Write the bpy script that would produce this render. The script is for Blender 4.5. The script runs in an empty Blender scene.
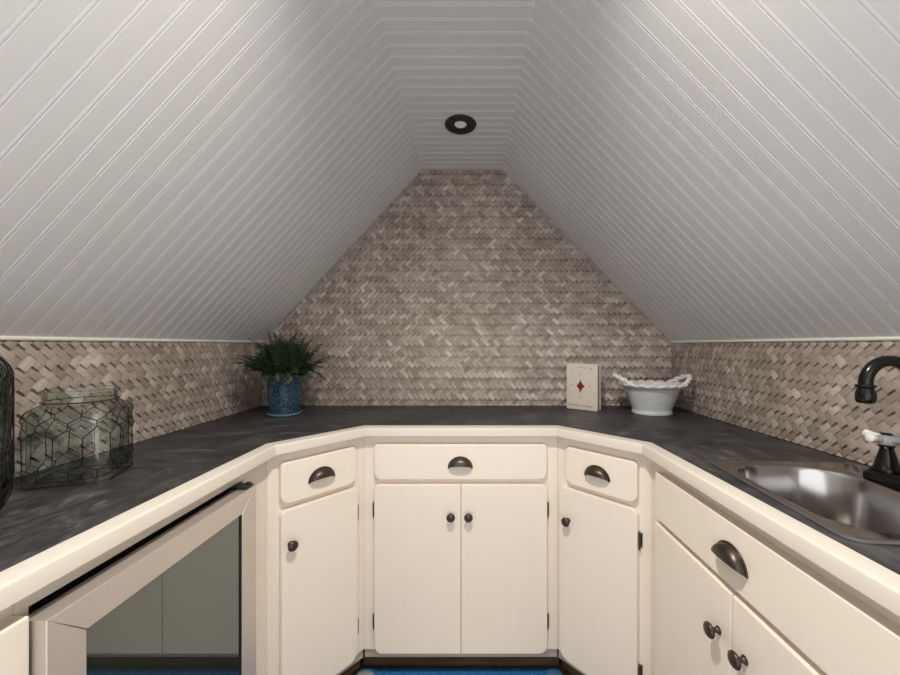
import bpy, bmesh, math, random
from mathutils import Vector, Matrix
random.seed(7)
S = bpy.context.scene
C = S.collection
PI = math.pi

# ------------------------------------------------------------------ helpers
def tag(o, label=None, cat=None, group=None, kind=None):
    if label: o['label'] = label
    if cat: o['category'] = cat
    if group: o['group'] = group
    if kind: o['kind'] = kind
    return o

def empty(name, loc, rz=0.0, label=None, cat=None, group=None):
    o = bpy.data.objects.new(name, None)
    o.empty_display_size = 0.05
    C.objects.link(o)
    o.location = loc
    o.rotation_euler = (0, 0, rz)
    return tag(o, label, cat, group)

def link(name, bm, mats, parent=None, smooth=None, normals=True):
    """bmesh -> one mesh object; smooth = auto-smooth angle in degrees"""
    if normals:
        bmesh.ops.recalc_face_normals(bm, faces=bm.faces[:])
    if smooth is not None:
        lim = math.radians(smooth)
        for f in bm.faces: f.smooth = True
        for e in bm.edges:
            e.smooth = not (len(e.link_faces) != 2 or e.calc_face_angle(0.0) > lim)
    me = bpy.data.meshes.new(name)
    bm.to_mesh(me); bm.free()
    for m in (mats if isinstance(mats, (list, tuple)) else [mats]):
        me.materials.append(m)
    o = bpy.data.objects.new(name, me)
    C.objects.link(o)
    if parent: o.parent = parent
    return o

def box(bm, x0, x1, y0, y1, z0, z1, mi=0):
    v = [bm.verts.new(p) for p in ((x0,y0,z0),(x1,y0,z0),(x1,y1,z0),(x0,y1,z0),
                                   (x0,y0,z1),(x1,y0,z1),(x1,y1,z1),(x0,y1,z1))]
    for q in ((3,2,1,0),(4,5,6,7),(0,1,5,4),(1,2,6,5),(2,3,7,6),(3,0,4,7)):
        f = bm.faces.new([v[i] for i in q]); f.material_index = mi

def prism(bm, pts, z0, z1, mi=0):
    a = [bm.verts.new((x, y, z0)) for x, y in pts]
    b = [bm.verts.new((x, y, z1)) for x, y in pts]
    n = len(pts)
    bm.faces.new(a[::-1]).material_index = mi
    bm.faces.new(b).material_index = mi
    for i in range(n):
        bm.faces.new((a[i], a[(i+1) % n], b[(i+1) % n], b[i])).material_index = mi

def loft(bm, loops, cap0=True, cap1=True, closed=True, mi=0):
    rows = [[bm.verts.new(p) for p in L] for L in loops]
    n = len(rows[0])
    for r0, r1 in zip(rows, rows[1:]):
        for i in range(n if closed else n - 1):
            j = (i + 1) % n
            bm.faces.new((r0[i], r0[j], r1[j], r1[i])).material_index = mi
    if cap0: bm.faces.new(rows[0][::-1]).material_index = mi
    if cap1: bm.faces.new(rows[-1]).material_index = mi
    return rows

def lathe(bm, prof, n=32, cap0=True, cap1=True, M=None, mi=0):
    loops = []
    for r, z in prof:
        L = [Vector((r*math.cos(2*PI*i/n), r*math.sin(2*PI*i/n), z)) for i in range(n)]
        if M is not None: L = [M @ p for p in L]
        loops.append(L)
    loft(bm, loops, cap0, cap1, True, mi)

def tube(bm, pts, rad, n=6, caps=True, mi=0):
    pts = [Vector(p) for p in pts]
    if not isinstance(rad, (list, tuple)): rad = [rad]*len(pts)
    loops = []; ref = None
    for i, p in enumerate(pts):
        t = (pts[min(i+1, len(pts)-1)] - pts[max(i-1, 0)])
        if t.length < 1e-9: t = Vector((0, 0, 1))
        t.normalize()
        if ref is None:
            ref = Vector((0, 0, 1)) if abs(t.z) < .9 else Vector((1, 0, 0))
        u = (ref - t*ref.dot(t))
        if u.length < 1e-6: u = t.orthogonal()
        u.normalize(); w = t.cross(u); ref = u
        loops.append([p + rad[i]*(u*math.cos(2*PI*k/n) + w*math.sin(2*PI*k/n)) for k in range(n)])
    loft(bm, loops, caps, caps, True, mi)

def rr(x0, x1, z0, z1, r, n=6):
    """rounded rectangle outline; r = one radius or (bl, br, tr, tl)"""
    if not isinstance(r, (list, tuple)): r = (r,)*4
    out = []
    for (cx, cz, sx, sz, a0), q in zip(((x0, z0, 1, 1, PI), (x1, z0, -1, 1, 1.5*PI), (x1, z1, -1, -1, 0), (x0, z1, 1, -1, .5*PI)), r):
        q = max(q, 0.0006)
        for k in range(n+1):
            a = a0 + .5*PI*k/n
            out.append((cx + sx*q + q*math.cos(a), cz + sz*q + q*math.sin(a)))
    return out

def panel(bm, x0, x1, z0, z1, y0, y1, r, b=.003, n=8):
    """overlay slab in the XZ plane from y0 (back) to y1 (front, smaller y) with eased front edges"""
    rs = r if isinstance(r, (list, tuple)) else (r,)*4
    ri = [max(q-b, .0005) for q in rs]; rm = [max(q-b*.3, .0005) for q in rs]
    L = [[(x, y0, z) for x, z in rr(x0, x1, z0, z1, rs, n)],
         [(x, y1+b, z) for x, z in rr(x0, x1, z0, z1, rs, n)],
         [(x, y1+b*.3, z) for x, z in rr(x0+b*.3, x1-b*.3, z0+b*.3, z1-b*.3, rm, n)],
         [(x, y1, z) for x, z in rr(x0+b, x1-b, z0+b, z1-b, ri, n)]]
    loft(bm, L)

def offset(P, d):
    P = [Vector(p) for p in P]; out = []; n = []
    for a, b in zip(P, P[1:]):
        t = (b-a).normalized(); n.append(Vector((t.y, -t.x)))
    for i, p in enumerate(P):
        if i == 0: out.append(p + d*n[0])
        elif i == len(P)-1: out.append(p + d*n[-1])
        else:
            m = n[i-1] + n[i]; m = m/(m.dot(m)/2); out.append(p + d*m)
    return out

# ------------------------------------------------------------------ materials
def mat(name, base=(.8,.8,.8), rough=.5, metal=0.0, **kw):
    m = bpy.data.materials.new(name); m.use_nodes = True
    b = m.node_tree.nodes['Principled BSDF']
    b.inputs['Base Color'].default_value = (*base, 1)
    b.inputs['Roughness'].default_value = rough
    b.inputs['Metallic'].default_value = metal
    for k, v in kw.items():
        b.inputs[k].default_value = v
    return m
def nd(m, t, **kw):
    n = m.node_tree.nodes.new(t)
    for k, v in kw.items(): setattr(n, k, v)
    return n
def lk(m, a, b): m.node_tree.links.new(a, b)
def bsdf(m): return m.node_tree.nodes['Principled BSDF']
def ramp(m, fac, stops):
    r = nd(m, 'ShaderNodeValToRGB')
    e = r.color_ramp.elements
    while len(e) < len(stops): e.new(.5)
    for q, (p, c) in zip(e, stops): q.position = p; q.color = (*c, 1)
    lk(m, fac, r.inputs['Fac']); return r
def coords(m, kind='Object', scale=(1,1,1), rot=(0,0,0)):
    t = nd(m, 'ShaderNodeTexCoord'); mp = nd(m, 'ShaderNodeMapping')
    mp.inputs['Scale'].default_value = scale; mp.inputs['Rotation'].default_value = rot
    lk(m, t.outputs[kind], mp.inputs['Vector']); return mp.outputs['Vector']
def noise(m, vec, scale, detail=4, rough=.55, dist=0):
    n = nd(m, 'ShaderNodeTexNoise')
    n.inputs['Scale'].default_value = scale; n.inputs['Detail'].default_value = detail
    n.inputs['Roughness'].default_value = rough; n.inputs['Distortion'].default_value = dist
    lk(m, vec, n.inputs['Vector']); return n.outputs['Fac']
def bump(m, h, strength=.2, dist=.002):
    b = nd(m, 'ShaderNodeBump')
    b.inputs['Strength'].default_value = strength; b.inputs['Distance'].default_value = dist
    lk(m, h, b.inputs['Height']); lk(m, b.outputs['Normal'], bsdf(m).inputs['Normal'])
def mixc(m, fac, a, b, mode='MIX'):
    n = nd(m, 'ShaderNodeMix', data_type='RGBA', blend_type=mode)
    for s, v in ((0, fac), (6, a), (7, b)):
        if hasattr(v, 'links'): lk(m, v, n.inputs[s])
        else: n.inputs[s].default_value = v if s == 0 else (*v, 1)
    return n.outputs[2]

M = {}
# painted beadboard
m = M['bead'] = mat('painted_beadboard', (.70,.685,.665), .42)
h = noise(m, coords(m, scale=(1,1,1)), 160, 3); bump(m, h, .05, .0006)
c = ramp(m, noise(m, coords(m), 3.0), [(.3,(.70,.698,.692)),(.7,(.735,.733,.727))]); lk(m, c.outputs[0], bsdf(m).inputs['Base Color'])
M['trim'] = mat('white_trim_paint', (.80,.78,.74), .4)
# cream cabinet paint
m = M['cream'] = mat('cream_cabinet_paint', (.76,.68,.565), .42)
c = ramp(m, noise(m, coords(m, scale=(6,6,.7)), 6, 3), [(.3,(.76,.68,.58)),(.7,(.775,.697,.598))]); lk(m, c.outputs[0], bsdf(m).inputs['Base Color'])
bump(m, noise(m, coords(m, scale=(30,30,3)), 12, 3), .04, .0008)
M['lip'] = mat('cream_edge_paint', (.63,.58,.50), .35)
m = M['rail'] = mat('grey_bottom_rail', (.42,.36,.29), .6)  # bottom rail in one even grey-brown, darker than the cabinet cream
# dark stained wood
def wood(name, c0, c1, scale, rough=.45):
    m = mat(name, c0, rough)
    f = noise(m, coords(m, scale=scale), 1, 6, .6, .6)
    c = ramp(m, f, [(.3, c0), (.7, c1)]); lk(m, c.outputs[0], bsdf(m).inputs['Base Color'])
    bump(m, f, .15, .001); return m
M['kick'] = wood('dark_stained_toe_kick', (.05,.03,.018), (.15,.09,.052), (5,5,70))
m = M['floor'] = mat('dark_plank_floor', (.06,.035,.02), .35)
v = coords(m)
br = nd(m, 'ShaderNodeTexBrick'); br.inputs['Scale'].default_value = 1
br.inputs['Brick Width'].default_value = .9; br.inputs['Row Height'].default_value = .12; br.inputs['Mortar Size'].default_value = .002
br.inputs['Color1'].default_value = (.09,.05,.028,1); br.inputs['Color2'].default_value = (.055,.03,.017,1); br.inputs['Mortar'].default_value = (.01,.006,.004,1)
lk(m, v, br.inputs['Vector'])
g = noise(m, coords(m, scale=(4,60,4)), 1, 5)
lk(m, mixc(m, .35, br.outputs['Color'], ramp(m, g, [(.3,(.03,.016,.009)),(.7,(.13,.075,.04))]).outputs[0]), bsdf(m).inputs['Base Color'])

# slate look counter, streaks along x or y
def slate(name, sc):
    m = mat(name, (.05,.047,.047), .42)
    f = noise(m, coords(m, scale=sc), 1, 9, .72, 1.2)
    f2 = noise(m, coords(m, scale=tuple(3.1*q for q in sc)), 1, 6, .7, .5)
    g = noise(m, coords(m), 6, 6, .65, .6)
    base = ramp(m, g, [(.32,(.018,.0165,.0175)),(.5,(.034,.0315,.0325)),(.68,(.064,.060,.060))])
    st = ramp(m, f, [(.49,(0,0,0)),(.57,(.16,.16,.16)),(.64,(.5,.5,.5)),(.70,(1,1,1))])
    fine = ramp(m, f2, [(.36,(.6,.6,.6)),(.5,(1,1,1)),(.66,(1.5,1.5,1.5))])
    col = mixc(m, st.outputs[0], base.outputs[0], (.15,.142,.142))
    lk(m, mixc(m, 1.0, col, fine.outputs[0], 'MULTIPLY'), bsdf(m).inputs['Base Color'])
    rr_ = ramp(m, f2, [(.35,(.40,.40,.40)),(.65,(.58,.58,.58))]); lk(m, rr_.outputs[0], bsdf(m).inputs['Roughness'])
    bump(m, f2, .35, .0012); return m
M['slate_x'] = slate('slate_counter_cross_grain', (6,19,14))
M['slate_y'] = slate('slate_counter_long_grain', (18,7,14))
M['core'] = mat('dark_counter_core', (.03,.028,.027), .8)

# woven strips: tone per strip, grain along each strip through its own UV
m = M['weave'] = mat('woven_wood_strips', (.3,.24,.19), .6)
geo = nd(m, 'ShaderNodeNewGeometry')
tone = ramp(m, geo.outputs['Random Per Island'], [(0,(.325,.268,.222)),(.3,(.41,.347,.297)),(.65,(.462,.398,.347)),(.9,(.555,.49,.436)),(1,(.65,.588,.535))])
vec = coords(m, 'UV', (3.2,32,1))
gr = noise(m, vec, 1, 5, .65, .4)
gc = ramp(m, gr, [(.25,(.62,.60,.58)),(.5,(.95,.95,.95)),(.75,(1.22,1.2,1.18))])
big = noise(m, coords(m, 'Object'), 2.6, 3)
bc = ramp(m, big, [(.3,(.86,.84,.82)),(.7,(1.1,1.1,1.1))])
col = mixc(m, 1.0, mixc(m, 1.0, tone.outputs[0], gc.outputs[0], 'MULTIPLY'), bc.outputs[0], 'MULTIPLY')
lk(m, col, bsdf(m).inputs['Base Color']); bump(m, gr, .25, .0008)
M['weave_back'] = mat('dark_weave_backing', (.07,.05,.038), .9)

M['bronze'] = mat('oil_rubbed_bronze', (.075,.06,.05), .38, .85)
M['hinge'] = mat('dark_bronze_hinge', (.09,.066,.048), .42, .7)
m = M['steel'] = mat('brushed_sink_steel', (.50,.485,.47), .17, 1.0)
m = M['cooler_steel'] = mat('satin_steel_door', (.66,.60,.555), .42, .8)
f = noise(m, coords(m, scale=(300,300,8)), 1, 3); bump(m, f, .03, .0004)
M['black'] = mat('matt_black_plastic', (.012,.012,.012), .5)
M['gasket'] = mat('black_gasket', (.01,.01,.01), .6)
m = M['tint'] = mat('dark_tinted_glass', (.018,.022,.02), .012); bsdf(m).inputs['IOR'].default_value = 2.6; bsdf(m).inputs['Specular Tint'].default_value = (.94,1,.96,1)
M['faucet'] = mat('oil_rubbed_black_faucet', (.006,.0055,.005), .2, .2)
M['porcelain'] = mat('white_porcelain', (.82,.81,.80), .14)
def thin_glass(name, face, edge, ior=1.45):
    m = bpy.data.materials.new(name); m.use_nodes = True
    nt = m.node_tree; nt.nodes.remove(bsdf(m)); out = nt.nodes['Material Output']
    lw = nd(m, 'ShaderNodeLayerWeight'); lw.inputs['Blend'].default_value = .5
    c = ramp(m, lw.outputs['Facing'], [(0, face), (.50, face), (.78, tuple(.5*q for q in face)), (.95, edge)])
    tr = nd(m, 'ShaderNodeBsdfTransparent'); lk(m, c.outputs[0], tr.inputs['Color'])
    gl = nd(m, 'ShaderNodeBsdfGlossy'); gl.inputs['Roughness'].default_value = .03; gl.inputs['Color'].default_value = (.9,.95,.92,1)
    pw = nd(m, 'ShaderNodeMath', operation='POWER'); pw.inputs[1].default_value = 4
    lk(m, lw.outputs['Facing'], pw.inputs[0])
    fr = nd(m, 'ShaderNodeMath', operation='MULTIPLY_ADD'); fr.inputs[1].default_value = .55; fr.inputs[2].default_value = .05; lk(m, pw.outputs[0], fr.inputs[0])
    b = nd(m, 'ShaderNodeBump'); b.inputs['Strength'].default_value = .35; b.inputs['Distance'].default_value = .004
    lk(m, noise(m, coords(m), 22, 2), b.inputs['Height'])
    lk(m, b.outputs['Normal'], gl.inputs['Normal'])
    mx = nd(m, 'ShaderNodeMixShader'); lk(m, fr.outputs[0], mx.inputs[0]); lk(m, tr.outputs[0], mx.inputs[1]); lk(m, gl.outputs[0], mx.inputs[2])
    lk(m, mx.outputs[0], out.inputs['Surface']); return m
M['glass'] = thin_glass('green_tinted_glass', (.935,.955,.945), (.08,.12,.10))
M['glass_dark'] = thin_glass('smoky_green_glass', (.74,.78,.75), (.08,.11,.095))
M['wire'] = mat('dark_iron_wire', (.02,.018,.016), .45, .6)
# blue pot: raised trellis in paler glaze
m = M['blue'] = mat('blue_crackle_glaze', (.04,.14,.28), .22)
vo = nd(m, 'ShaderNodeTexVoronoi', feature='DISTANCE_TO_EDGE'); vo.inputs['Scale'].default_value = 62
lk(m, coords(m), vo.inputs['Vector'])
c = ramp(m, vo.outputs['Distance'], [(0,(.065,.115,.155)),(.06,(.036,.075,.115)),(.16,(.013,.034,.062)),(1,(.008,.025,.048))])
lk(m, c.outputs[0], bsdf(m).inputs['Base Color']); bump(m, vo.outputs['Distance'], .4, .002)
M['blue_pale'] = mat('pale_blue_glaze', (.15,.24,.31), .2)
M['soil'] = mat('dark_potting_soil', (.02,.014,.01), .9)
m = M['leaf'] = mat('dark_fern_leaf', (.025,.06,.018), .5)
geo = nd(m, 'ShaderNodeNewGeometry')
c = ramp(m, geo.outputs['Random Per Island'], [(0,(.008,.022,.006)),(.6,(.018,.045,.012)),(1,(.034,.058,.018))]); lk(m, c.outputs[0], bsdf(m).inputs['Base Color'])
M['stem'] = mat('fern_stem', (.05,.07,.02), .6)
# bowl
m = M['bowl'] = mat('white_bowl_glaze', (.66,.69,.69), .25)
sp = nd(m, 'ShaderNodeSeparateXYZ'); lk(m, coords(m), sp.inputs[0])
wv = nd(m, 'ShaderNodeMath', operation='MULTIPLY'); wv.inputs[1].default_value = 620; lk(m, sp.outputs['Z'], wv.inputs[0])
sn = nd(m, 'ShaderNodeMath', operation='SINE'); lk(m, wv.outputs[0], sn.inputs[0]); bump(m, sn.outputs[0], .25, .001)
M['bowl_rim'] = mat('white_rim_glaze', (.82,.80,.77), .25)
# card block
m = M['card'] = mat('distressed_cream_paint', (.74,.68,.58), .55)
f = noise(m, coords(m), 55, 6, .7)
c = ramp(m, f, [(.30,(.55,.46,.36)),(.42,(.72,.65,.55)),(.75,(.78,.72,.62))]); lk(m, c.outputs[0], bsdf(m).inputs['Base Color'])
M['card_side'] = mat('grey_olive_block_side', (.20,.18,.145), .7)
M['red'] = mat('dark_red_paint', (.27,.012,.014), .45)
M['mark'] = mat('faded_grey_print', (.42,.37,.31), .6)
M['ink'] = mat('worn_dark_print', (.09,.07,.05), .6)
# rug
m = M['rug'] = mat('blue_rug_pile', (.02,.16,.42), .95)
f = noise(m, coords(m), 150, 4)
lk(m, ramp(m, f, [(.3,(.008,.10,.30)),(.7,(.02,.22,.52))]).outputs[0], bsdf(m).inputs['Base Color']); bump(m, f, .6, .004)
m = M['rug_pale'] = mat('pale_rug_pile', (.5,.52,.52), .95)
f = noise(m, coords(m), 150, 4); bump(m, f, .6, .004)
M['rug_fringe'] = mat('faded_rug_fringe', (.30,.29,.27), .95)
M['rug_worn'] = mat('worn_rug_pile', (.06,.16,.25), .95)
m = M['lens'] = mat('downlight_lens', (.5,.5,.5), .3)
bsdf(m).inputs['Emission Color'].default_value = (1,.93,.84,1); bsdf(m).inputs['Emission Strength'].default_value = .13

# ------------------------------------------------------------------ room
ZC = .945          # counter top
ZK = 1.262         # knee wall top
ZT = 2.108         # flat ceiling
XL, XR, YB = -1.020, .988, 1.774
XCL, XCR = -.235, .160
Y0 = -.75          # open rear end of the nook, towards the next room

def beadboard(name, P0, P1, nrm, y0, y1):
    bm = bmesh.new(); p = .0415
    prof = [(0,0),(p-.0095,0),(p-.0086,-.0012),(p-.0076,-.0002),(p-.0052,.0003),(p-.0028,-.0002),(p-.0018,-.0012),(p-.0008,0)]
    ys = []; y = y1
    while y > y0:
        for a, hgt in prof:
            if y-a > y0: ys.append((y-a, hgt))
        y -= p
    ys.append((y0, 0))
    n = Vector((nrm[0], 0, nrm[1])).normalized()
    a = Vector((P0[0], 0, P0[1])); b = Vector((P1[0], 0, P1[1]))
    rows = []
    for yy, hgt in ys:
        o = Vector((0, yy, 0))
        rows.append([bm.verts.new(a+o+n*hgt), bm.verts.new(b+o+n*hgt)])
    for r0, r1 in zip(rows, rows[1:]): bm.faces.new((r0[0], r0[1], r1[1], r1[0]))
    k = -n*.02
    bk = [[bm.verts.new(a+Vector((0,yy,0))+k), bm.verts.new(b+Vector((0,yy,0))+k)] for yy in (ys[0][0], ys[-1][0])]
    bm.faces.new((bk[0][1], bk[0][0], bk[1][0], bk[1][1]))
    bm.faces.new((rows[0][0], rows[0][1], bk[0][1], bk[0][0])); bm.faces.new((rows[-1][1], rows[-1][0], bk[1][0], bk[1][1]))
    bm.faces.new([r[0] for r in rows] + [bk[1][0], bk[0][0]]); bm.faces.new([r[1] for r in rows][::-1] + [bk[0][1], bk[1][1]])
    return tag(link(name, bm, M['bead']), kind='structure')

beadboard('ceiling', (XCL, ZT), (XCR, ZT), (0,-1), Y0, YB+.004)
beadboard('ceiling', (XL-.004, ZK-.004), (XCL, ZT), (ZT-ZK, -(XCL-XL)), Y0, YB+.004)
beadboard('ceiling', (XR+.004, ZK-.004), (XCR, ZT), (-(ZT-ZK), -(XR-XCR)), Y0, YB+.004)

W = .0187          # woven strip width, strips twice as long
def weave(name, s0, s1, t0, t1, clips, to_world, mirror, rnd, boxes, relief=1.0):
    """herringbone of overlapping wood strips in the (s, t) plane, h towards the room"""
    bm = bmesh.new(); uvl = bm.loops.layers.uv.new('UVMap')
    R = random.Random(rnd)
    q = W/math.sqrt(2)
    cs, ct = s0, t0
    smax, tmax = s1-s0, t1-t0
    n = int((smax+tmax)/W*1.6)+12
    def rot(x, y):
        # cell axes turned 45 deg: x+y runs along s, y-x runs up t
        u = (x+y)*q; v = (y-x)*q
        return (-u+smax if mirror else u), v
    NL, NW = 5, 2
    for x in range(-n, n):
        for y in range(-n, n):
            d = (x-y) % 4
            if d == 0: cx, cy, ax = x+1, y+.5, (1, 0)
            elif d == 3: cx, cy, ax = x+.5, y+1, (0, 1)
            else: continue
            a, b = rot(cx, cy)
            if not (-.03 < a < smax+.03 and -.03 < b < tmax+.03): continue
            a0, b0 = rot(0, 0); a1, b1 = rot(*ax)
            dx, dy = a1-a0, b1-b0
            L = math.hypot(dx, dy); dx /= L; dy /= L
            if dy > 0: dx, dy = -dx, -dy         # point down the strip: its lower end rides over
            over = d == 0
            jit = R.uniform(-.03, .03); c_, s_ = math.cos(jit), math.sin(jit)
            dx, dy = dx*c_-dy*s_, dx*s_+dy*c_
            px, py = -dy, dx
            hl, hw = W*1.04*R.uniform(.98, 1.03), W*.5*R.uniform(.985, 1.03)*(.955 if relief > 1 else 1)
            lo, hi = (.0004, .0098*relief+R.uniform(-.0012, .0016)) if over else (.0014, .0030+R.uniform(-.0007, .0009))
            uo, vo = R.uniform(0, 50), R.uniform(0, 50)
            grid = []
            for i in range(NL):
                f = i/(NL-1)
                row = []
                for j in range(NW+1):
                    g = j/NW*2-1
                    hh = lo+(hi-lo)*f + .0017*math.sin(PI*min(1, f*1.02)) - .0009*g*g
                    if f == 1: hh -= .0006
                    row.append((bm.verts.new((cs+a+dx*hl*(2*f-1)+px*hw*g, ct+b+dy*hl*(2*f-1)+py*hw*g, hh)), f, g))
                grid.append(row)
            def face(vs):
                fc = bm.faces.new([w[0] for w in vs])
                fc.smooth = True
                for lp, w in zip(fc.loops, vs):
                    lp[uvl].uv = (uo+w[1]*1.0, vo+(w[2]+1)*.25)
            for i in range(NL-1):
                for j in range(NW):
                    face((grid[i][j], grid[i][j+1], grid[i+1][j+1], grid[i+1][j]))
            ring = [grid[i][0] for i in range(NL)] + [grid[NL-1][j] for j in range(1, NW+1)] + [grid[i][NW] for i in range(NL-2, -1, -1)] + [grid[0][j] for j in range(NW-1, 0, -1)]
            low = [(bm.verts.new((w[0].co.x, w[0].co.y, min(w[0].co.z-.0028, -.0015))), w[1], w[2]) for w in ring]
            for i in range(len(ring)):
                k = (i+1) % len(ring)
                face((ring[i], ring[k], low[k], low[i]))
    for f in bm.faces:
        f.smooth = False
    for (p, nn) in clips:
        bmesh.ops.bisect_plane(bm, geom=bm.verts[:]+bm.edges[:]+bm.faces[:], plane_co=(p[0], p[1], 0), plane_no=(nn[0], nn[1], 0), clear_outer=True)
    for v in bm.verts: v.co = Vector(to_world(v.co.x, v.co.y, v.co.z))
    bmesh.ops.recalc_face_normals(bm, faces=bm.faces[:])
    for b_ in boxes: box(bm, *b_, mi=1)
    return tag(link(name, bm, [M['weave'], M['weave_back']], normals=False), kind='structure')

H0 = .0085
weave('wall_back', XL-.006, XR+.006, ZC, ZT, [((XL-.006,0),(-1,0)), ((XR+.006,0),(1,0)), ((0,ZC+.001),(0,-1)), ((0,ZT-.001),(0,1)),
      ((XL,ZK),(-(ZT-ZK),XCL-XL)), ((XR,ZK),(ZT-ZK,XR-XCR))],
      lambda s, t, h: (s, YB+H0-h, t), False, 3, [(XL-.03, XR+.03, YB+H0, YB+.03, 0, ZT+.02)], 1.65)
weave('wall_left', -.30, YB+.005, ZC, ZK-.003, [((-.30,0),(-1,0)), ((YB+.005,0),(1,0)), ((0,ZC+.001),(0,-1)), ((0,ZK-.003),(0,1))],
      lambda s, t, h: (XL-H0+h, s, t), True, 4, [(XL-.03, XL-H0, Y0, YB+.02, 0, ZK)])
weave('wall_right', -YB-.005, .30, ZC, ZK-.003, [((-YB-.005,0),(-1,0)), ((.30,0),(1,0)), ((0,ZC+.001),(0,-1)), ((0,ZK-.003),(0,1))],
      lambda s, t, h: (XR+H0-h, -s, t), False, 5, [(XR+H0, XR+.03, Y0, YB+.02, 0, ZK)])

bm = bmesh.new(); box(bm, XL-.03, XR+.03, Y0, YB+.03, -.05, 0); tag(link('floor', bm, M['floor']), kind='structure')
# white bead where slopes meet the knee walls, and at the top of the back wall
bm = bmesh.new(); tube(bm, [(XL+.001, Y0, ZK-.002), (XL+.001, YB-.006, ZK-.002)], .0048, 8); tag(link('trim_1', bm, M['trim'], smooth=40), kind='structure')
bm = bmesh.new(); tube(bm, [(XR-.001, Y0, ZK-.002), (XR-.001, YB-.006, ZK-.002)], .0048, 8); tag(link('trim_2', bm, M['trim'], smooth=40), kind='structure')

# ------------------------------------------------------------------ counter
LP = [(-.62,-.2),(-.617,1.09),(-.394,1.34),(.326,1.34),(.557,1.103),(.56,-.2)]
ct = empty('countertop', (0, 1.55, ZC-.03), 0, 'dark slate-look countertop with a cream edge wrapping round three walls', 'countertop')
def rel(pts, o=(0,1.55)): return [(x-o[0], y-o[1]) for x, y in pts]
G = .0006
xw, xe, yb = XL+.001, XR-.001, YB-.001
SEAM = .874
bm = bmesh.new(); prism(bm, rel([(xw,-.2),(-.62,-.2),(-.6175,SEAM-G),(xw,SEAM-G)]), .004, .030); link('slab', bm, M['slate_y'], ct)
bm = bmesh.new(); prism(bm, rel([(xw,SEAM+G),(-.6175,SEAM+G),LP[1],LP[2],(-.078-G,1.34),(-.078-G,yb),(xw,yb)]), .004, .030); link('slab', bm, M['slate_x'], ct)
bm = bmesh.new(); prism(bm, rel([(-.078+G,1.34),LP[3],LP[4],(xe,1.103+G),(xe,yb),(-.078+G,yb)]), .004, .030); link('slab', bm, M['slate_x'], ct)
# right slab with the sink cut-out
SK = Vector((.766, .722)); SA = math.radians(-5)
def sk(u, v): return (SK.x + u*math.cos(SA) - v*math.sin(SA), SK.y + u*math.sin(SA) + v*math.cos(SA))
bm = bmesh.new()
outer = rel([(.5601,-.2),(xe,-.2),(xe,1.103-G),(.557,1.103-G)])
inner = rel([sk(u, v) for u, v in rr(-.156,.112,-.178,.178,.05,4)])
for z, flip in ((.030, 0), (.004, 1)):
    E_ = []
    for loop in (outer, inner):
        vs = [bm.verts.new((x, y, z)) for x, y in loop]
        E_ += [bm.edges.new((vs[i], vs[(i+1) % len(vs)])) for i in range(len(vs))]
    bmesh.ops.triangle_fill(bm, use_beauty=True, use_dissolve=False, edges=E_)
bm.verts.ensure_lookup_table(); n0 = len(outer); n1 = len(inner)
for s, n in ((0, n0), (n0, n1)):
    for i in range(n):
        j = (i+1) % n; k = n0+n1
        bm.faces.new([bm.verts[q] for q in (s+i, s+j, k+s+j, k+s+i)])
link('slab', bm, M['slate_y'], ct)
# cream wooden edge
bm = bmesh.new()
prof = [(0.0006,0),(.037,0),(.037,.022),(.0355,.0265),(.032,.0295),(.026,.0305),(.0006,.0312)]
loops = []
for d, z in prof: loops.append([(p.x, p.y-1.55, z) for p in offset(LP, d)])
rows = loft(bm, loops+[loops[0]], False, False, closed=False)
bm.faces.new([r[0] for r in rows[:-1]][::-1]); bm.faces.new([r[-1] for r in rows[:-1]])
bmesh.ops.remove_doubles(bm, verts=bm.verts[:], dist=1e-6)
tag(link('edge_band', bm, M['lip'], ct, smooth=25), 'cream painted wooden front edge')

# ------------------------------------------------------------------ cabinets
F = offset(LP, .002)
def face_origin(i):
    a, b = F[i], F[i+1]; t = b-a
    return (a.x, a.y, 0), math.atan2(t.y, t.x), t.length
ZD0, ZD1, ZW0, ZW1 = .113, .733, .751, .8805   # doors, drawers
ZB = .115; ZTOP = ZC-.031

def knob(parent, x, z, y):
    bm = bmesh.new()
    Mx = Matrix.Translation((x, y, z)) @ Matrix.Rotation(PI/2, 4, 'X')
    lathe(bm, [(.0085,0),(.0085,.0018),(.0055,.004),(.0048,.012),(.007,.0145),(.0135,.0165),(.0158,.0195),(.0152,.0230),(.0118,.0262),(.006,.0278),(.001,.0282)], 20, True, True, Mx)
    return link('knob', bm, M['bronze'], parent, smooth=50)

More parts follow.
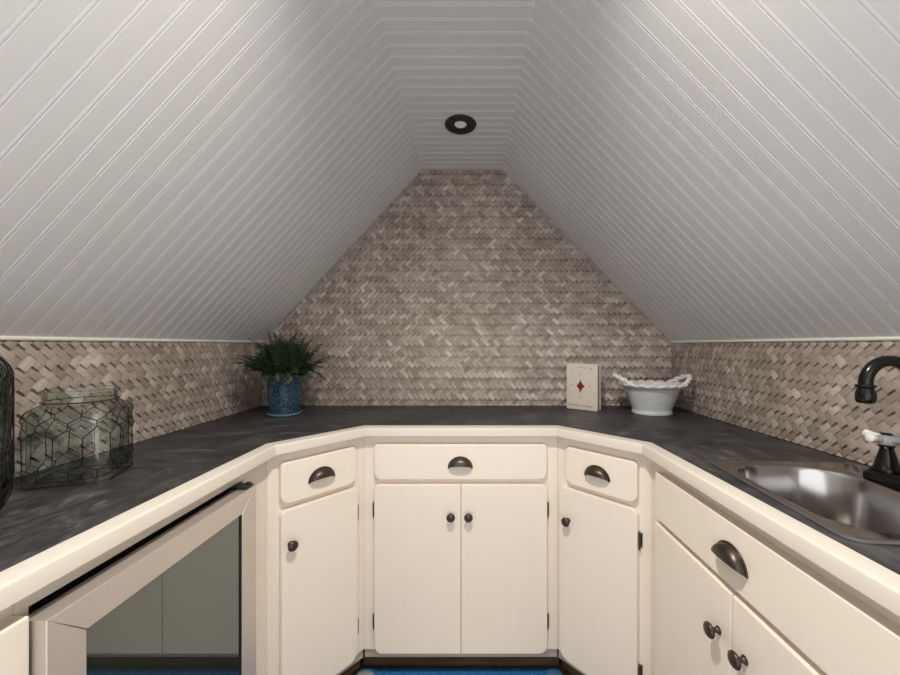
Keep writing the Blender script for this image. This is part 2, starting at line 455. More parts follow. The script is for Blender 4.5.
def cup_pull(parent, x, z, y):
    bm = bmesh.new(); a, b, d = .0430, .0335, .025; NT, NP = 20, 8
    for sc_ in (1.0, .90):
        rows = []
        for k in range(NP+1):
            ph = .5*PI*k/NP
            row = []
            for i in range(NT+1):
                th = PI*i/NT
                zb = -.008 + .014*math.sin(ph)
                row.append(bm.verts.new((x + sc_*a*math.cos(th)*(1-math.sin(ph)**5)**.5 * (1-.12*math.sin(ph)) if k < NP else x + .30*sc_*a*math.cos(th),
                    y - sc_*d*math.sin(ph), z + zb + (sc_*b-zb)*math.sin(th)*math.cos(ph)**.85)))
            rows.append(row)
        for r0, r1 in zip(rows, rows[1:]):
            for i in range(NT): bm.faces.new((r0[i], r0[i+1], r1[i+1], r1[i]))
        if sc_ == 1.0: first = rows
    for k in range(NP):
        for i in (0, NT):
            bm.faces.new((first[k][i], first[k+1][i], rows[k+1][i], rows[k][i]))
    # flat mounting rim following the arch
    pts = [(x + (a+.0012)*math.cos(PI*i/24), y-.0014, z + (b+.0012)*math.sin(PI*i/24) - .007*(1-math.sin(PI*i/24))) for i in range(25)]
    tube(bm, pts, .0021, 6)
    return link('cup_pull', bm, M['bronze'], parent, smooth=60)

def hinge(parent, x, z, y, side):
    bm = bmesh.new()
    lathe(bm, [(.001,-.030),(.0026,-.0275),(.0014,-.0255),(.0032,-.0245),(.0032,.0245),(.0014,.0255),(.0026,.0275),(.001,.030)], 10, True, True, Matrix.Translation((x, y-.004, z)))
    box(bm, min(x, x+side*.0055), max(x, x+side*.0055), y+.0035, y+.0065, z-.022, z+.022)
    return link('hinge', bm, M['hinge'], parent, smooth=40)

def drawer(parent, x0, x1, px, pz=.801, r=(.030,.030,.014,.014), z0=ZW0, z1=ZW1):
    bm = bmesh.new(); panel(bm, x0, x1, z0, z1, 0, -.020, r)
    o = link('drawer', bm, M['cream'], parent, smooth=12)
    cup_pull(o, px, pz, -.020); return o
def door(parent, x0, x1, r, kx=None, hx=None, side=1, kz=.621, z0=ZD0, z1=ZD1):
    bm = bmesh.new(); panel(bm, x0, x1, z0, z1, 0, -.020, r)
    o = link('door', bm, M['cream'], parent, smooth=12)
    if kx is not None: knob(o, kx, kz, -.020)
    if hx is not None:
        for z in (.637, .225): hinge(o, hx, z, -.006, side)
    return o

def carcass(parent, poly, i, x0, x1, extra=None):
    """poly: cabinet body footprint in the face's own frame (y into the wall)"""
    bm = bmesh.new(); prism(bm, poly, ZB, ZTOP)
    link('carcass', bm, M['cream'], parent)
    bm = bmesh.new(); box(bm, x0, x1, .008, .02, .079, ZB-.0005); link('bottom_rail', bm, M['rail'], parent)
    bm = bmesh.new(); box(bm, x0-.02, x1+.02, .06, .072, 0, ZB-.0005); link('toe_kick', bm, M['kick'], parent)

def to_local(i, pts):
    (ox, oy, _), a, _l = face_origin(i)
    return [((x-ox)*math.cos(a)+(y-oy)*math.sin(a), -(x-ox)*math.sin(a)+(y-oy)*math.cos(a)) for x, y in pts]

# middle cabinet on the back wall
o, a, L = face_origin(2)
cab = empty('base_cabinet', o, a, 'wide cream cabinet in the middle of the back wall with two doors', 'cabinet', 'cream base cabinets')
carcass(cab, to_local(2, [tuple(F[2]), tuple(F[3]), (F[3].x,YB-.002), (F[2].x,YB-.002)]), 2, 0, L)
drawer(cab, .0416, .6755, .3575)
door(cab, .0416, .3592, (.030,.001,.001,.018), .3235, .0375, -1)
door(cab, .3608, .6765, (.001,.030,.018,.001), .3875, .6805, 1)

# angled cabinets in the corners
o, a, L = face_origin(1)
cab = empty('base_cabinet', o, a, 'angled cream corner cabinet to the left, below the potted fern', 'cabinet', 'cream base cabinets')
carcass(cab, to_local(1, [tuple(F[1]+Vector((0,.0005))), tuple(F[2]-Vector((.001,0))), (F[2].x-.001,YB-.002), (XL+.002,YB-.002), (XL+.002,F[1].y+.0005)]), 1, 0, L)
drawer(cab, .0335, .2895, .162, .804)
door(cab, .0345, .2965, (.02,.035,.012,.02), .061, .3005, 1, .626)
o, a, L = face_origin(3)
cab = empty('base_cabinet', o, a, 'angled cream corner cabinet to the right, below the white bowl', 'cabinet', 'cream base cabinets')
carcass(cab, to_local(3, [tuple(F[3]+Vector((.001,0))), tuple(F[4]+Vector((0,.0005))), (XR-.002,F[4].y+.0005), (XR-.002,YB-.002), (F[3].x+.001,YB-.002)]), 3, 0, L)
drawer(cab, .0455, .2945, .1645, .805)
door(cab, .0195, .2945, (.035,.02,.022,.012), .0565, .2985, 1, .620)

# sink cabinet along the right wall: open box so that the basin hangs inside
o, a, L = face_origin(4)
cab = empty('sink_cabinet', o, a, 'long cream cabinet under the sink with two doors and one wide drawer', 'cabinet', 'cream base cabinets')
dp = XR-.003-o[0]
bm = bmesh.new()
box(bm, .0005, L, 0, .018, ZB, ZTOP); box(bm, .0005, .018, .018, dp, ZB, ZTOP); box(bm, L-.018, L, .018, dp, ZB, ZTOP)
box(bm, .018, L-.018, dp-.012, dp, ZB, ZTOP); box(bm, .018, L-.018, .018, dp-.012, ZB, ZB+.018)
link('carcass', bm, M['cream'], cab)
bm = bmesh.new(); box(bm, 0, L, .008, .02, .079, ZB-.0005); link('bottom_rail', bm, M['rail'], cab)
bm = bmesh.new(); box(bm, -.02, L, .06, .072, 0, ZB-.0005); link('toe_kick', bm, M['kick'], cab)
drawer(cab, .0605, .668, .3635, .802, (.008,.008,.008,.008), .748, .880)
door(cab, .0605, .3622, (.008,.001,.001,.002), .3265, None, 1, .631)
door(cab, .3650, .668, (.001,.008,.002,.001), .4005, None, 1, .631)

# left run: cream unit nearest the camera, and the fascia that frames the cooler
o, a, L = face_origin(0)
Y_A, Y_B = .502, .974          # cooler opening
cab = empty('base_cabinet', (o[0], -.2, 0), PI/2, 'cream cabinet end at the near left, in front of the wine cooler', 'cabinet', 'cream base cabinets')
dl = o[0]-(XL+.003)
bm = bmesh.new(); box(bm, 0, Y_A+.2-.0155, 0, dl, ZB, ZTOP); link('carcass', bm, M['cream'], cab)
bm = bmesh.new(); box(bm, 0, Y_A+.2-.0155, .06, .072, 0, ZB-.0005); link('toe_kick', bm, M['kick'], cab)
bm = bmesh.new(); panel(bm, .25, Y_A+.2-.0155, ZD0, .8805, 0, -.024, .003); link('door', bm, M['cream'], cab, smooth=12)
fas = empty('cooler_surround', (-.6155, Y_A, 0), PI/2, 'cream rail and post framing the steel wine cooler', 'cabinet frame')
bm = bmesh.new(); box(bm, 0, Y_B-Y_A, 0, .018, .880, ZTOP); box(bm, -.0150, 0, 0, .018, .866, ZTOP); link('rail', bm, M['cream'], fas)
bm = bmesh.new(); box(bm, Y_B-Y_A+.0005, F[1].y-Y_A-.0005, 0, .36, ZB, ZTOP); link('post', bm, M['cream'], fas)
bm = bmesh.new(); box(bm, Y_B-Y_A+.0005, F[1].y-Y_A-.0005, .008, .30, 0, ZB-.0005); link('toe_kick', bm, M['kick'], fas)

# ------------------------------------------------------------------ wine cooler
wc = empty('wine_cooler', (-.6155, .4885, 0), PI/2, 'built-in wine cooler with steel-framed dark glass door under the left counter', 'wine cooler')
bm = bmesh.new(); box(bm, .0170, .4715, .0195, .385, .02, .868); link('body', bm, M['black'], wc)
bm = bmesh.new(); box(bm, .0170, .4715, .004, .019, .02, .075); link('vent_grille', bm, M['black'], wc)
DW, D0, D1, fw, yf, ybk = .481, .085, .8705, .0525, -.0405, -.003
ff = .060
bm = bmesh.new(); e = .0004
for poly in ([(0,D1),(DW,D1),(DW-ff,D1-fw),(fw,D1-fw)], [(0,D0),(fw,D0+fw),(DW-ff,D0+fw),(DW,D0)],
             [(0,D0),(0,D1),(fw,D1-fw),(fw,D0+fw)], [(DW,D0),(DW-ff,D0+fw),(DW-ff,D1-fw),(DW,D1)]):
    cx = sum(p[0] for p in poly)/4; cz = sum(p[1] for p in poly)/4
    def ins(p, k):
        return (p[0] + (k if p[0] < cx else -k), p[1] + (k*.6 if p[1] < cz else -k*.6))
    L0 = [(p[0], ybk, p[1]) for p in [ins(p, e) for p in poly]]
    L1 = [(p[0], yf+.0012, p[1]) for p in [ins(p, e) for p in poly]]
    L2 = [(p[0], yf, p[1]) for p in [ins(p, e+.0010) for p in poly]]
    loft(bm, [L0, L1, L2])
dr = link('door', bm, M['cooler_steel'], wc)
tag(dr, 'mitred steel door frame')
bm = bmesh.new(); box(bm, fw-.004, DW-ff+.004, yf+.005, ybk-.001, D0+fw-.004, D1-fw+.004); tag(link('glass_pane', bm, M['tint'], dr), 'dark reflective glass')
bm = bmesh.new()
for (x0, x1, z0, z1) in ((fw-.001, fw+.001, D0+fw, D1-fw), (DW-ff-.0025, DW-ff+.001, D0+fw, D1-fw), (fw, DW-ff, D1-fw-.001, D1-fw+.001)):
    box(bm, x0, x1, yf+.002, yf+.0052, z0, z1)
link('gasket', bm, M['gasket'], dr)
bm = bmesh.new(); box(bm, .004, DW-.004, ybk+.0005, .004, D0+.004, D1-.006); link('door_seal', bm, M['gasket'], dr)
bm = bmesh.new(); panel(bm, DW-.040, DW-.010, D1+.0005, D1+.0075, .012, yf+.002, .001, .001, 2)
lathe(bm, [(.006,D1+.007),(.006,D1+.011),(.003,D1+.012)], 12, True, True, Matrix.Translation((DW-.016, yf+.012, 0)))
link('hinge_bracket', bm, M['black'], dr)

# ------------------------------------------------------------------ sink and faucet
sink = empty('sink', (SK.x, SK.y, ZC), SA, 'stainless steel drop-in bar sink set in the right counter', 'sink')
def dloop(u0, u1, v0, v1, rl, rr_, z, n=8):
    return [(u, v, z) for u, v in rr(u0, u1, v0, v1, (rl, rr_, rr_, rl), n)]
bm = bmesh.new()
U0, U1, V0, V1 = -.176, .186, -.196, .199
loops = [dloop(U0, U1, V0, V1, .03, .03, .0006), dloop(U0, U1, V0, V1, .03, .03, .0026), dloop(U0+.004, U1-.004, V0+.004, V1-.004, .028, .028, .0052),
         dloop(U0+.012, U1-.012, V0+.012, V1-.012, .026, .026, .0046), dloop(U0+.017, U1-.05, V0+.017, V1-.017, .05, .06, .0026)]
bu0, bu1, bv0, bv1 = -.150, .104, -.160, .166
loops += [dloop(bu0-.004, bu1+.004, bv0-.004, bv1+.004, .085, .105, .0024), dloop(bu0, bu1, bv0, bv1, .082, .102, .0008),
          dloop(bu0+.003, bu1-.003, bv0+.003, bv1-.003, .080, .100, -.006), dloop(bu0+.010, bu1-.010, bv0+.010, bv1-.010, .076, .094, -.105),
          dloop(bu0+.015, bu1-.015, bv0+.015, bv1-.015, .074, .090, -.125), dloop(bu0+.028, bu1-.028, bv0+.028, bv1-.028, .066, .080, -.137),
          dloop(bu0+.055, bu1-.055, bv0+.055, bv1-.055, .05, .06, -.141), [( -.02+.028*math.cos(x), .028*math.sin(x), -.1435) for x in []]]
loops = [l for l in loops if l]
loft(bm, loops, False, True)
link('basin', bm, M['steel'], sink, smooth=40)
bm = bmesh.new(); lathe(bm, [(.038,-.1405),(.040,-.139),(.036,-.138),(.030,-.1385),(.027,-.1395),(.004,-.1395)], 24, True, True, Matrix.Translation((-.02, 0, 0))); link('drain', bm, M['steel'], sink, smooth=40)

FU, FV = .138, .024
fx, fy = sk(FU, FV)
fz = ZC+.0058
fau = empty('faucet', (fx, fy, fz), SA, 'black gooseneck faucet with white porcelain cross handles beside the right wall', 'faucet')
bm = bmesh.new()
def plate(k, z): return [(x, y, z) for x, y in rr(-.027+k, .027-k, -.083+k, .083-k, .012, 5)]
loft(bm, [plate(0,-.002), plate(0,.009), plate(.002,.0115), plate(.0045,.0125), plate(.006,.018), plate(.009,.0205)])
link('base_plate', bm, M['faucet'], fau, smooth=35)
bm = bmesh.new()
lathe(bm, [(.019,.0205),(.0185,.028),(.0145,.034),(.0135,.05),(.0155,.054),(.0125,.058)], 20)
pts = []; rad = []; reach = .087; zr = .216; ra = reach/2
for z in (.05, .10, .15, .19): pts.append((0,0,z)); rad.append(.0115)
for k in range(0, 19):
    t = PI*k/18
    pts.append((-ra+ra*math.cos(t), .004*k/18, zr+ra*1.05*math.sin(t))); rad.append(.0115)
pts.append((-reach, .004, zr-.008)); rad.append(.0115)
tube(bm, pts, rad, 16)
lathe(bm, [(.0120,.001),(.0155,.0),(.0165,-.003),(.0125,-.007),(.0135,-.011),(.0158,-.018),(.0158,-.030),(.0145,-.036),(.0115,-.038),(.009,-.034)], 20, True, True, Matrix.Translation((-reach, .004, zr-.004)))
link('spout', bm, M['faucet'], fau, smooth=45)
def tap_handle(v, turn):
    bm = bmesh.new()
    lathe(bm, [(.0235,.0205),(.0235,.024),(.0205,.028),(.0165,.045),(.0125,.062),(.0105,.070),(.0125,.073),(.0125,.076)], 20, True, True, Matrix.Translation((0, v, 0)))
    h = link('valve', bm, M['faucet'], fau, smooth=45)
    bm = bmesh.new()
    lathe(bm, [(.0115,.076),(.0165,.080),(.0172,.090),(.0135,.097),(.009,.098)], 20, True, True, Matrix.Translation((0, v, 0)))
    for k in range(4):
        t = turn+k*PI/2; c_, s_ = math.cos(t), math.sin(t)
        tube(bm, [(c_*d, v+s_*d, .0885+.004*(d/.045)) for d in (.008,.018,.028,.036,.040,.042)], [.0090,.0078,.0080,.0098,.0090,.005], 12)
    tag(link('cross_handle', bm, M['porcelain'], h, smooth=50), 'white porcelain cross handle')
    bm = bmesh.new(); lathe(bm, [(.0095,.097),(.0095,.1005),(.006,.102)], 16, True, True, Matrix.Translation((0, v, 0))); link('cap', bm, M['faucet'], h, smooth=40)
tap_handle(.0525, math.radians(8)); tap_handle(-.0525, math.radians(20))

# ------------------------------------------------------------------ glass jars
def sq(hx, hy, r, z, n=8): return [(x, y, z) for x, y in rr(-hx, hx, -hy, hy, r, n)]
def circ(r, z, n=36):
    # same order of points as sq(): four arcs of nine starting at the lower left
    out = []
    for k in range(4):
        for i in range(9):
            a_ = PI + .5*PI*k + .5*PI*(i/8) if True else 0
            out.append((r*math.cos(a_), r*math.sin(a_), z))
    return out
jar = empty('glass_jar', (-.881, .817, ZC), math.radians(22), 'square greenish glass jar wrapped in chicken wire with an open neck', 'jar')
HX, HY = .0715, .0665
bm = bmesh.new()
L = [sq(HX-.006,HY-.006,.016,.0004), sq(HX-.0015,HY-.0015,.02,.003), sq(HX,HY,.022,.010), sq(HX,HY,.022,.150), sq(HX-.003,HY-.003,.026,.160), sq(HX-.011,HY-.010,.034,.1680)]
L += [circ(.061,.1715), circ(.0595,.175), circ(.0595,.190), circ(.0635,.195), circ(.0640,.199), circ(.0610,.2015), circ(.0575,.2), circ(.0560,.194), circ(.0560,.176)]
L += [sq(HX-.015,HY-.014,.034,.1635), sq(HX-.0075,HY-.0075,.024,.157), sq(HX-.0050,HY-.0050,.020,.148), sq(HX-.0050,HY-.0050,.02,.016), sq(HX-.012,HY-.012,.018,.010)]
loft(bm, L)
link('glass_body', bm, M['glass'], jar, smooth=50)
# chicken wire wrapped round the body
def perim(s, r_off):
    P = rr(-HX-r_off, HX+r_off, -HY-r_off, HY+r_off, .022+r_off, 8)
    d = [0]
    for i in range(len(P)):
        a_, b_ = P[i], P[(i+1) % len(P)]; d.append(d[-1]+math.hypot(b_[0]-a_[0], b_[1]-a_[1]))
    t = (s % 1.0)*d[-1]
    for i in range(len(P)):
        if d[i+1] >= t:
            f = (t-d[i])/max(1e-9, d[i+1]-d[i]); a_, b_ = P[i], P[(i+1) % len(P)]
            return a_[0]+(b_[0]-a_[0])*f, a_[1]+(b_[1]-a_[1])*f
R = random.Random(11)
bm = bmesh.new(); NC = 11
def wp(c, z, off=.0016):
    if z <= .152:
        x, y = perim(c/NC, off); return (x, y, z)
    f = (z-.152)/.024
    x, y = perim(c/NC, off); ang = math.atan2(y, x); rr0 = math.hypot(x, y)
    r1 = .0615; k = min(1, f); q = rr0+(r1-rr0)*k
    return (q*math.cos(ang), q*math.sin(ang), .152+.0225*k**.7+.0015)
def seg(c0, z0, c1, z1, rad=.0009, n=5):
    pts = [wp(c0+(c1-c0)*i/n, z0+(z1-z0)*i/n) for i in range(n+1)]
    tube(bm, pts, rad, 5)
levels = [(.012,.030,0),(.044,.104,.5),(.122,.136,0),(.152,.160,.5)]
J = {(c, l): R.uniform(-.004, .004) for c in range(NC*2+4) for l in range(9)}
for li, (z0, z1, o_) in enumerate(levels):
    for c in range(NC):
        cc = c+o_
        seg(cc, z0+J[c, li], cc+R.uniform(-.08,.08), z1+J[c, li+4])
        if li+1 < len(levels):
            zn, on = levels[li+1][0], levels[li+1][2]
            for dlt in (-.5, .5):
                c2 = cc+dlt; ci = int(round(c2-on)) % NC
                seg(cc, z1+J[c, li+4], c2, zn+J[ci, li+1])
for zz in (.006, .1755):
    tube(bm, [wp(NC*i/72, zz) for i in range(73)], .0011, 5)
link('wire_mesh', bm, M['wire'], jar, smooth=60)

bot = empty('glass_bottle', (-.890, .590, ZC), 0, 'tall round dark glass bottle in wire netting at the far left', 'bottle')
bm = bmesh.new(); RB = .086; HB = 1.05
pr = [(.055,.0004),(.066,.003),(.076,.012),(RB-.002,.035),(RB,.06),(RB,.235),(RB-.005,.252),(RB-.018,.269),(RB-.040,.280),(.030,.289),(.022,.300),(.020,.330),(.024,.334),(.024,.341),(.018,.342),(.016,.330),(.018,.300),(.026,.285),(RB-.042,.276),(RB-.022,.265),(RB-.009,.250),(RB-.005,.233),(RB-.005,.060),(RB-.008,.036),(.062,.014),(.04,.010)]
pr = [(a_, b_*HB) for a_, b_ in pr]
lathe(bm, pr, 40); link('glass_body', bm, M['glass_dark'], bot, smooth=60)
bm = bmesh.new()
def bp(t, z):
    r = RB
    for (r0, z0), (r1, z1) in zip(pr[:12], pr[1:12]):
        if z0 <= z <= z1: r = r0+(r1-r0)*(z-z0)/max(1e-9, z1-z0)
    return ((r+.0022)*math.cos(t), (r+.0022)*math.sin(t), z)
R = random.Random(5)
NB = 34
for c in range(NB):
    t0 = 2*PI*c/NB; ph = R.uniform(0, 6.28)
    pts = []
    for i in range(41):
        z = (.008+.285*i/40)*HB
        w = (1 if (i//4) % 2 == 0 else -1)*(1 if c % 2 == 0 else -1)
        sh = .5*w*PI/NB*min(1, abs(((i % 8)-4))/2)
        pts.append(bp(t0+sh+.02*math.sin(z*60+ph), z))
    tube(bm, pts, .00095, 4)
for z in (.008, .05, .12, .19, .245, .276, .306): tube(bm, [bp(2*PI*i/48, z+.002*math.sin(i*1.3)) for i in range(49)], .001, 4)
link('wire_mesh', bm, M['wire'], bot, smooth=60)

# ------------------------------------------------------------------ fern in blue pot
pl = empty('potted_fern', (-.798, 1.552, ZC), .3, 'bushy dark green fern in a blue glazed pot in the left corner', 'plant')
bm = bmesh.new()
lathe(bm, [(.050,.012),(.0605,.014),(.062,.022),(.0650,.090),(.0675,.158),(.0700,.164),(.0700,.169),(.0670,.171),(.0635,.168),(.0615,.155),(.0610,.15)], 48, True, False)
link('pot', bm, M['blue'], pl, smooth=40)
bm = bmesh.new(); tube(bm, [(.0682*math.cos(2*PI*i/48), .0682*math.sin(2*PI*i/48), .1685) for i in range(49)], .0026, 8); link('pot_rim', bm, M['blue_pale'], pl, smooth=60)
bm = bmesh.new(); lathe(bm, [(.058,.0004),(.064,.001),(.0685,.005),(.0695,.011),(.0680,.0125),(.067,.012),(.060,.0115),(.03,.0115)], 48); link('saucer', bm, M['blue_pale'], pl, smooth=50)
bm = bmesh.new(); lathe(bm, [(.0608,.148),(.0608,.152),(.04,.158),(.01,.16)], 24); link('soil', bm, M['soil'], pl, smooth=60)
R = random.Random(21)
bl = bmesh.new(); bs = bmesh.new()
for k in range(230):
    az = R.uniform(0, 2*PI); inner_ = R.random()
    base = Vector((.045*inner_*math.cos(az), .045*inner_*math.sin(az), .155))
    length = R.uniform(.10, .225)
    lean = .06+.72*inner_*R.uniform(.4, 1.2)
    droop = R.uniform(.2, 1.3) if R.random() < .78 else R.uniform(2.0, 3.4)
    if droop > 1.6: length *= .8
    p = base.copy(); pts = [p.copy()]; ang = lean; n = 14
    for i in range(n):
        ang += droop/n*(1 if i > 3 else .4)
        st = length/n
        ang_c = min(ang, 2.4)
        p = p + Vector((math.sin(ang_c)*math.cos(az), math.sin(ang_c)*math.sin(az), math.cos(ang_c)))*st
        w_ = pl.matrix_basis
        pts.append(p.copy())
    # keep the fronds clear of the walls
    ok = True
    ca, sa = math.cos(.3), math.sin(.3)
    for q in pts:
        wx, wy = -.798+q.x*ca-q.y*sa, 1.552+q.x*sa+q.y*ca
        if wy > YB-.018 or wx < XL+.020: ok = False
        if ZK-.03 < ZC+q.z and wx < XL+.03+(ZC+q.z-ZK)*.93+.03: ok = False
    if not ok: continue
    tube(bs, pts, [.0011*(1-.6*i/n) for i in range(n+1)], 4)
    side = Vector((-math.sin(az), math.cos(az), 0))
    for i in range(2, n+1):
        t = (pts[i]-pts[i-1]).normalized(); nrm = side.cross(t)
        f = i/n
        ll = .023*math.sin(PI*min(1, .12+f*.88))**.7*R.uniform(.75, 1.2)+.004
        for sgn in (-1, 1):
            for sub in (0, .5):
                o_ = pts[i-1].lerp(pts[i], sub)
                d = (side*sgn + t*R.uniform(.35,.8) + nrm*R.uniform(-.45,.45)).normalized()
                wv_ = t*.0034*R.uniform(.8, 1.4)
                e1 = o_ + d*ll*.5 + wv_ - nrm*.001; e2 = o_ + d*ll*.5 - wv_ - nrm*.001; tip = o_ + d*ll - Vector((0,0,.002))
                vs = [bl.verts.new(q) for q in (o_, e2, tip, e1)]
                bl.faces.new(vs)
link('foliage', bl, M['leaf'], pl, normals=False)
link('stems', bs, M['stem'], pl, smooth=60)

# ------------------------------------------------------------------ red diamond block
AN = math.atan2(1.612-1.714, .569-.457)
AN = math.radians(-38)
blk = empty('decorative_block', (.457, 1.706, ZC), AN, 'distressed cream block with a red diamond, standing against the back wall', 'ornament')
bw, bh, bd = .146, .212, .050
bm = bmesh.new(); panel(bm, 0, bw, .0004, bh, .016, 0, .004, .0025, 4); fr = link('front_board', bm, M['card'], blk, smooth=10)
bm = bmesh.new(); box(bm, .003, bw-.003, .0165, bd-.0125, .002, bh-.003); link('core', bm, M['card_side'], blk)
bm = bmesh.new(); panel(bm, 0, bw, .0004, bh, bd, bd-.012, .004, .002, 4); link('back_board', bm, M['card'], blk, smooth=10)
def diamond(bm, cx, cz, w, h_, y=-.0008):
    n = 5; pts = []
    cor = [(0,-h_),(w,0),(0,h_),(-w,0)]
    for i in range(4):
        a_, b_ = cor[i], cor[(i+1) % 4]
        for k in range(n):
            f = k/n; q = 1-.16*math.sin(PI*f)
            pts.append(((a_[0]+(b_[0]-a_[0])*f)*q+cx, (a_[1]+(b_[1]-a_[1])*f)*q+cz))
    loft(bm, [[(x, .0004, z) for x, z in pts], [(x, y, z) for x, z in pts]])
bm = bmesh.new(); diamond(bm, .068, .110, .0195, .030); tag(link('diamond', bm, M['red'], fr), 'red diamond')
bm = bmesh.new()
for (cx, cz) in ((.068,.163),(.068,.060),(.026,.114),(.110,.112)):
    diamond(bm, cx, cz, .0038, .0065, -.0005)
for k in range(3): diamond(bm, .068+R.uniform(-.006,.006), .145-.004*k, .0012, .0018, -.0004)
tag(link('faded_marks', bm, M['mark'], fr), kind='stuff')
bm = bmesh.new(); R = random.Random(3)
for i in range(22):
    t = i/21
    x = .026+.095*t; z = .186+.010*math.sin(PI*min(1, t*1.1))
    if i in (3, 11, 17): continue
    tube(bm, [(x-.0018, -.0002, z+R.uniform(-.001,.001)), (x+.0016, -.0002, z+R.uniform(-.0012,.0012))], R.uniform(.0004,.0008), 5)
for i in range(46):
    x = .010+.112*i/45; z = .0215-.002*i/45
    if i in (12, 13, 23, 24, 30): continue
    tube(bm, [(x, -.0002, z-R.uniform(.0006,.0030)), (x+R.uniform(-.001,.001), -.0002, z+R.uniform(.0006,.0034))], R.uniform(.0006,.0011), 5)
lathe(bm, [(.0004,0),(.0030,.0002),(.0030,.0008),(.0004,.001)], 10, True, True, Matrix.Translation((.120,0,.194)) @ Matrix.Rotation(PI/2, 4, 'X'))
tag(link('worn_print', bm, M['ink'], fr), kind='stuff')

# ------------------------------------------------------------------ white bowl with rope handles
bo = empty('ceramic_bowl', (.800, 1.585, ZC), math.radians(-4), 'white ceramic bowl with scalloped rim and twisted rope handles', 'bowl')
bm = bmesh.new(); N = 96
def bl_(r, z, sc=0.0, sz=0.0):
    return [((r+sc*abs(math.cos(10*t_))-sc*.5)*math.cos(t_)*1.0, (r+sc*abs(math.cos(10*t_))-sc*.5)*math.sin(t_)*.88, z+sz*(abs(math.cos(10*t_))-.5)) for t_ in [2*PI*i/N for i in range(N)]]
L = [bl_(.070,.0004), bl_(.0815,.001), bl_(.0835,.006), bl_(.0825,.012), bl_(.0795,.017), bl_(.083,.026), bl_(.0925,.055), bl_(.1045,.088), bl_(.1160,.118),
     bl_(.1195,.124), bl_(.116,.118), bl_(.112,.116), bl_(.099,.085), bl_(.086,.052), bl_(.074,.024), bl_(.05,.018)]
L[9] = bl_(.1185,.124)
loft(bm, L); link('body', bm, M['bowl'], bo, smooth=50)
bm = bmesh.new()
L = [bl_(.1110,.113), bl_(.1190,.1135), bl_(.1270,.1165,.006,.004), bl_(.1360,.1230,.011,.007), bl_(.1395,.1285,.012,.008), bl_(.1375,.1330,.011,.008), bl_(.1300,.1340,.008,.007), bl_(.1190,.1285,.003,.003), bl_(.1110,.1215)]
loft(bm, L+[L[0]], False, False); bmesh.ops.remove_doubles(bm, verts=bm.verts[:], dist=1e-6)
link('scalloped_rim', bm, M['bowl_rim'], bo, smooth=60)
for sgn in (-1, 1):
    bm = bmesh.new()
    cen = []
    for i in range(41):
        t_ = -1+2*i/40
        # an arch rising outward from the rim, feet spread along it
        ang = t_*.62
        lift = math.cos(t_*PI/2)
        r = .126+.030*lift
        cen.append(Vector((sgn*r*math.cos(ang), r*math.sin(ang)*.88, .127+.038*lift)))
    for strand in (0, 1):
        pts = []
        for i, c0 in enumerate(cen):
            t = (cen[min(i+1,40)]-cen[max(i-1,0)]).normalized()
            u = t.cross(Vector((0,0,1))).normalized(); w = t.cross(u)
            a_ = i*.62+strand*PI
            pts.append(c0+.0055*(u*math.cos(a_)+w*math.sin(a_)))
        tube(bm, pts, .0062, 8)
    link('rope_handle', bm, M['bowl_rim'], bo, smooth=60)

# ------------------------------------------------------------------ rug
rug = empty('rug', (-.04, .72, 0), 0, 'blue rug on the dark floor between the cabinets', 'rug')
bm = bmesh.new()
L = [[(x, y, .0006) for x, y in rr(-.385,.385,-1.1,.655,.03,5)], [(x, y, .007) for x, y in rr(-.388,.388,-1.103,.658,.03,5)], [(x, y, .010) for x, y in rr(-.382,.382,-1.097,.652,.028,5)]]
loft(bm, L); link('pile', bm, M['rug'], rug, smooth=40)
bm = bmesh.new(); prism(bm, rr(-.30,.30,-1.0,.56,.02,4), .0095, .0118); tag(link('centre_panel', bm, M['rug_pale'], rug), 'pale centre of the rug')
for sx, w_ in ((-1, .030), (1, .024)):
    bm = bmesh.new()
    ring = lambda k, z: [(sx*.352+k*w_*math.cos(2*PI*i/20)*(1+.12*math.sin(3*2*PI*i/20)), .628+k*.018*math.sin(2*PI*i/20), z) for i in range(20)]
    loft(bm, [ring(1, .0092), ring(.9, .0125), ring(.6, .0155), ring(.2, .0165)])
    tag(link('corner_tuft', bm, M['rug_fringe'] if sx < 0 else M['rug_worn'], rug, smooth=60), 'worn pale corner' if sx < 0 else 'worn grey-blue corner')

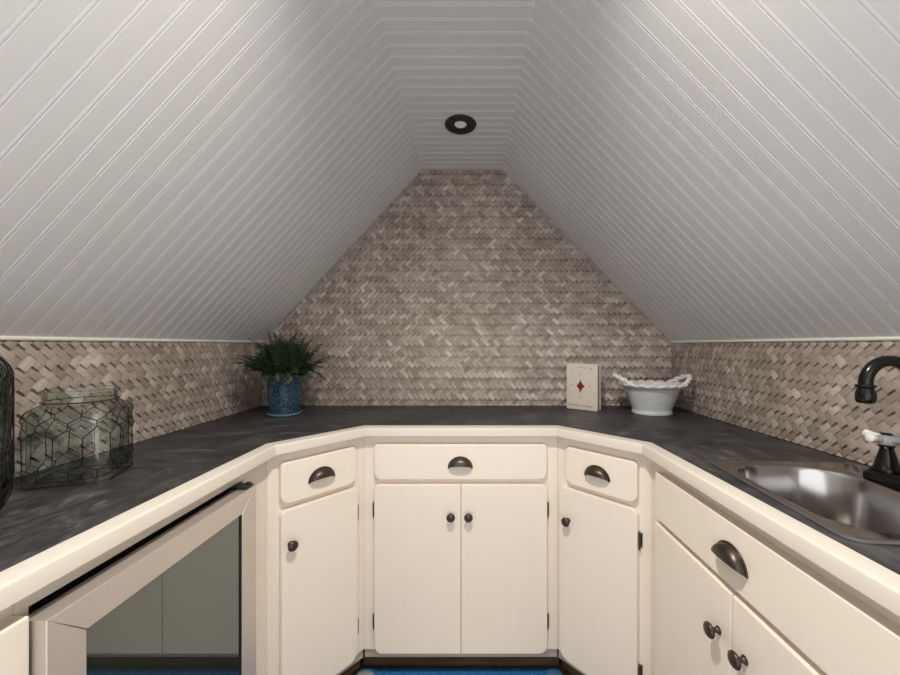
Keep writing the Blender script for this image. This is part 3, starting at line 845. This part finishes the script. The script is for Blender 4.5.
# ------------------------------------------------------------------ downlights and light
def downlight(x, y, label, power, size):
    e = empty('recessed_downlight', (x, y, ZT), 0, label, 'ceiling light', 'black recessed downlights')
    bm = bmesh.new()
    lathe(bm, [(.0300,-.0012),(.0605,-.0008),(.0615,-.003),(.0600,-.006),(.0540,-.0085),(.0440,-.0075),(.0420,-.005),(.0310,-.0052),(.0240,-.0036),(.0235,-.0012)], 48, False, False)
    link('trim_ring', bm, M['black'], e, smooth=50)
    bm = bmesh.new(); lathe(bm, [(.0232,-.0010),(.0232,-.0022),(.015,-.0030),(.002,-.0032)], 32); tag(link('lens', bm, M['lens'], e, smooth=60), 'pale lamp lens')
    ld = bpy.data.lights.new('lamp', 'SPOT'); ld.energy = power; ld.spot_size = math.radians(size); ld.spot_blend = 1.0
    ld.shadow_soft_size = .022; ld.color = (1.0, .94, .87)
    lo = bpy.data.objects.new('lamp', ld); C.objects.link(lo); lo.parent = e; lo.location = (0, 0, -.012)
    return e
downlight(-.037, 1.406, 'black recessed downlight in the flat ceiling near the back wall', .6, 150)
downlight(-.020, .500, 'black recessed downlight overhead, nearer the room opening', 84, 156)

# soft light of the adjoining room comes in through the open rear end
w = bpy.data.worlds.new('World'); S.world = w; w.use_nodes = True
bg = w.node_tree.nodes['Background']
bg.inputs['Color'].default_value = (.98,.98,1.0,1); bg.inputs['Strength'].default_value = 1.75

# ------------------------------------------------------------------ camera
cd = bpy.data.cameras.new('camera'); cam = bpy.data.objects.new('camera', cd); C.objects.link(cam)
cam.location = (0, 0, 1.245); cam.rotation_euler = (PI/2, 0, 0)
cd.sensor_fit = 'HORIZONTAL'; cd.sensor_width = 36; cd.lens = 360/900*36
cd.shift_x = -20/900; cd.shift_y = 7.5/900
cd.clip_start = .01
S.camera = cam
S.view_settings.view_transform = 'Standard'; S.view_settings.look = 'None'; S.view_settings.gamma = 1
S.view_settings.exposure = .10
try:
    S.cycles.use_denoising = True
    S.cycles.max_bounces = 14; S.cycles.diffuse_bounces = 8; S.cycles.transmission_bounces = 12; S.cycles.glossy_bounces = 6
    S.cycles.caustics_refractive = False; S.cycles.caustics_reflective = False
    S.cycles.sample_clamp_indirect = 6
except Exception: pass
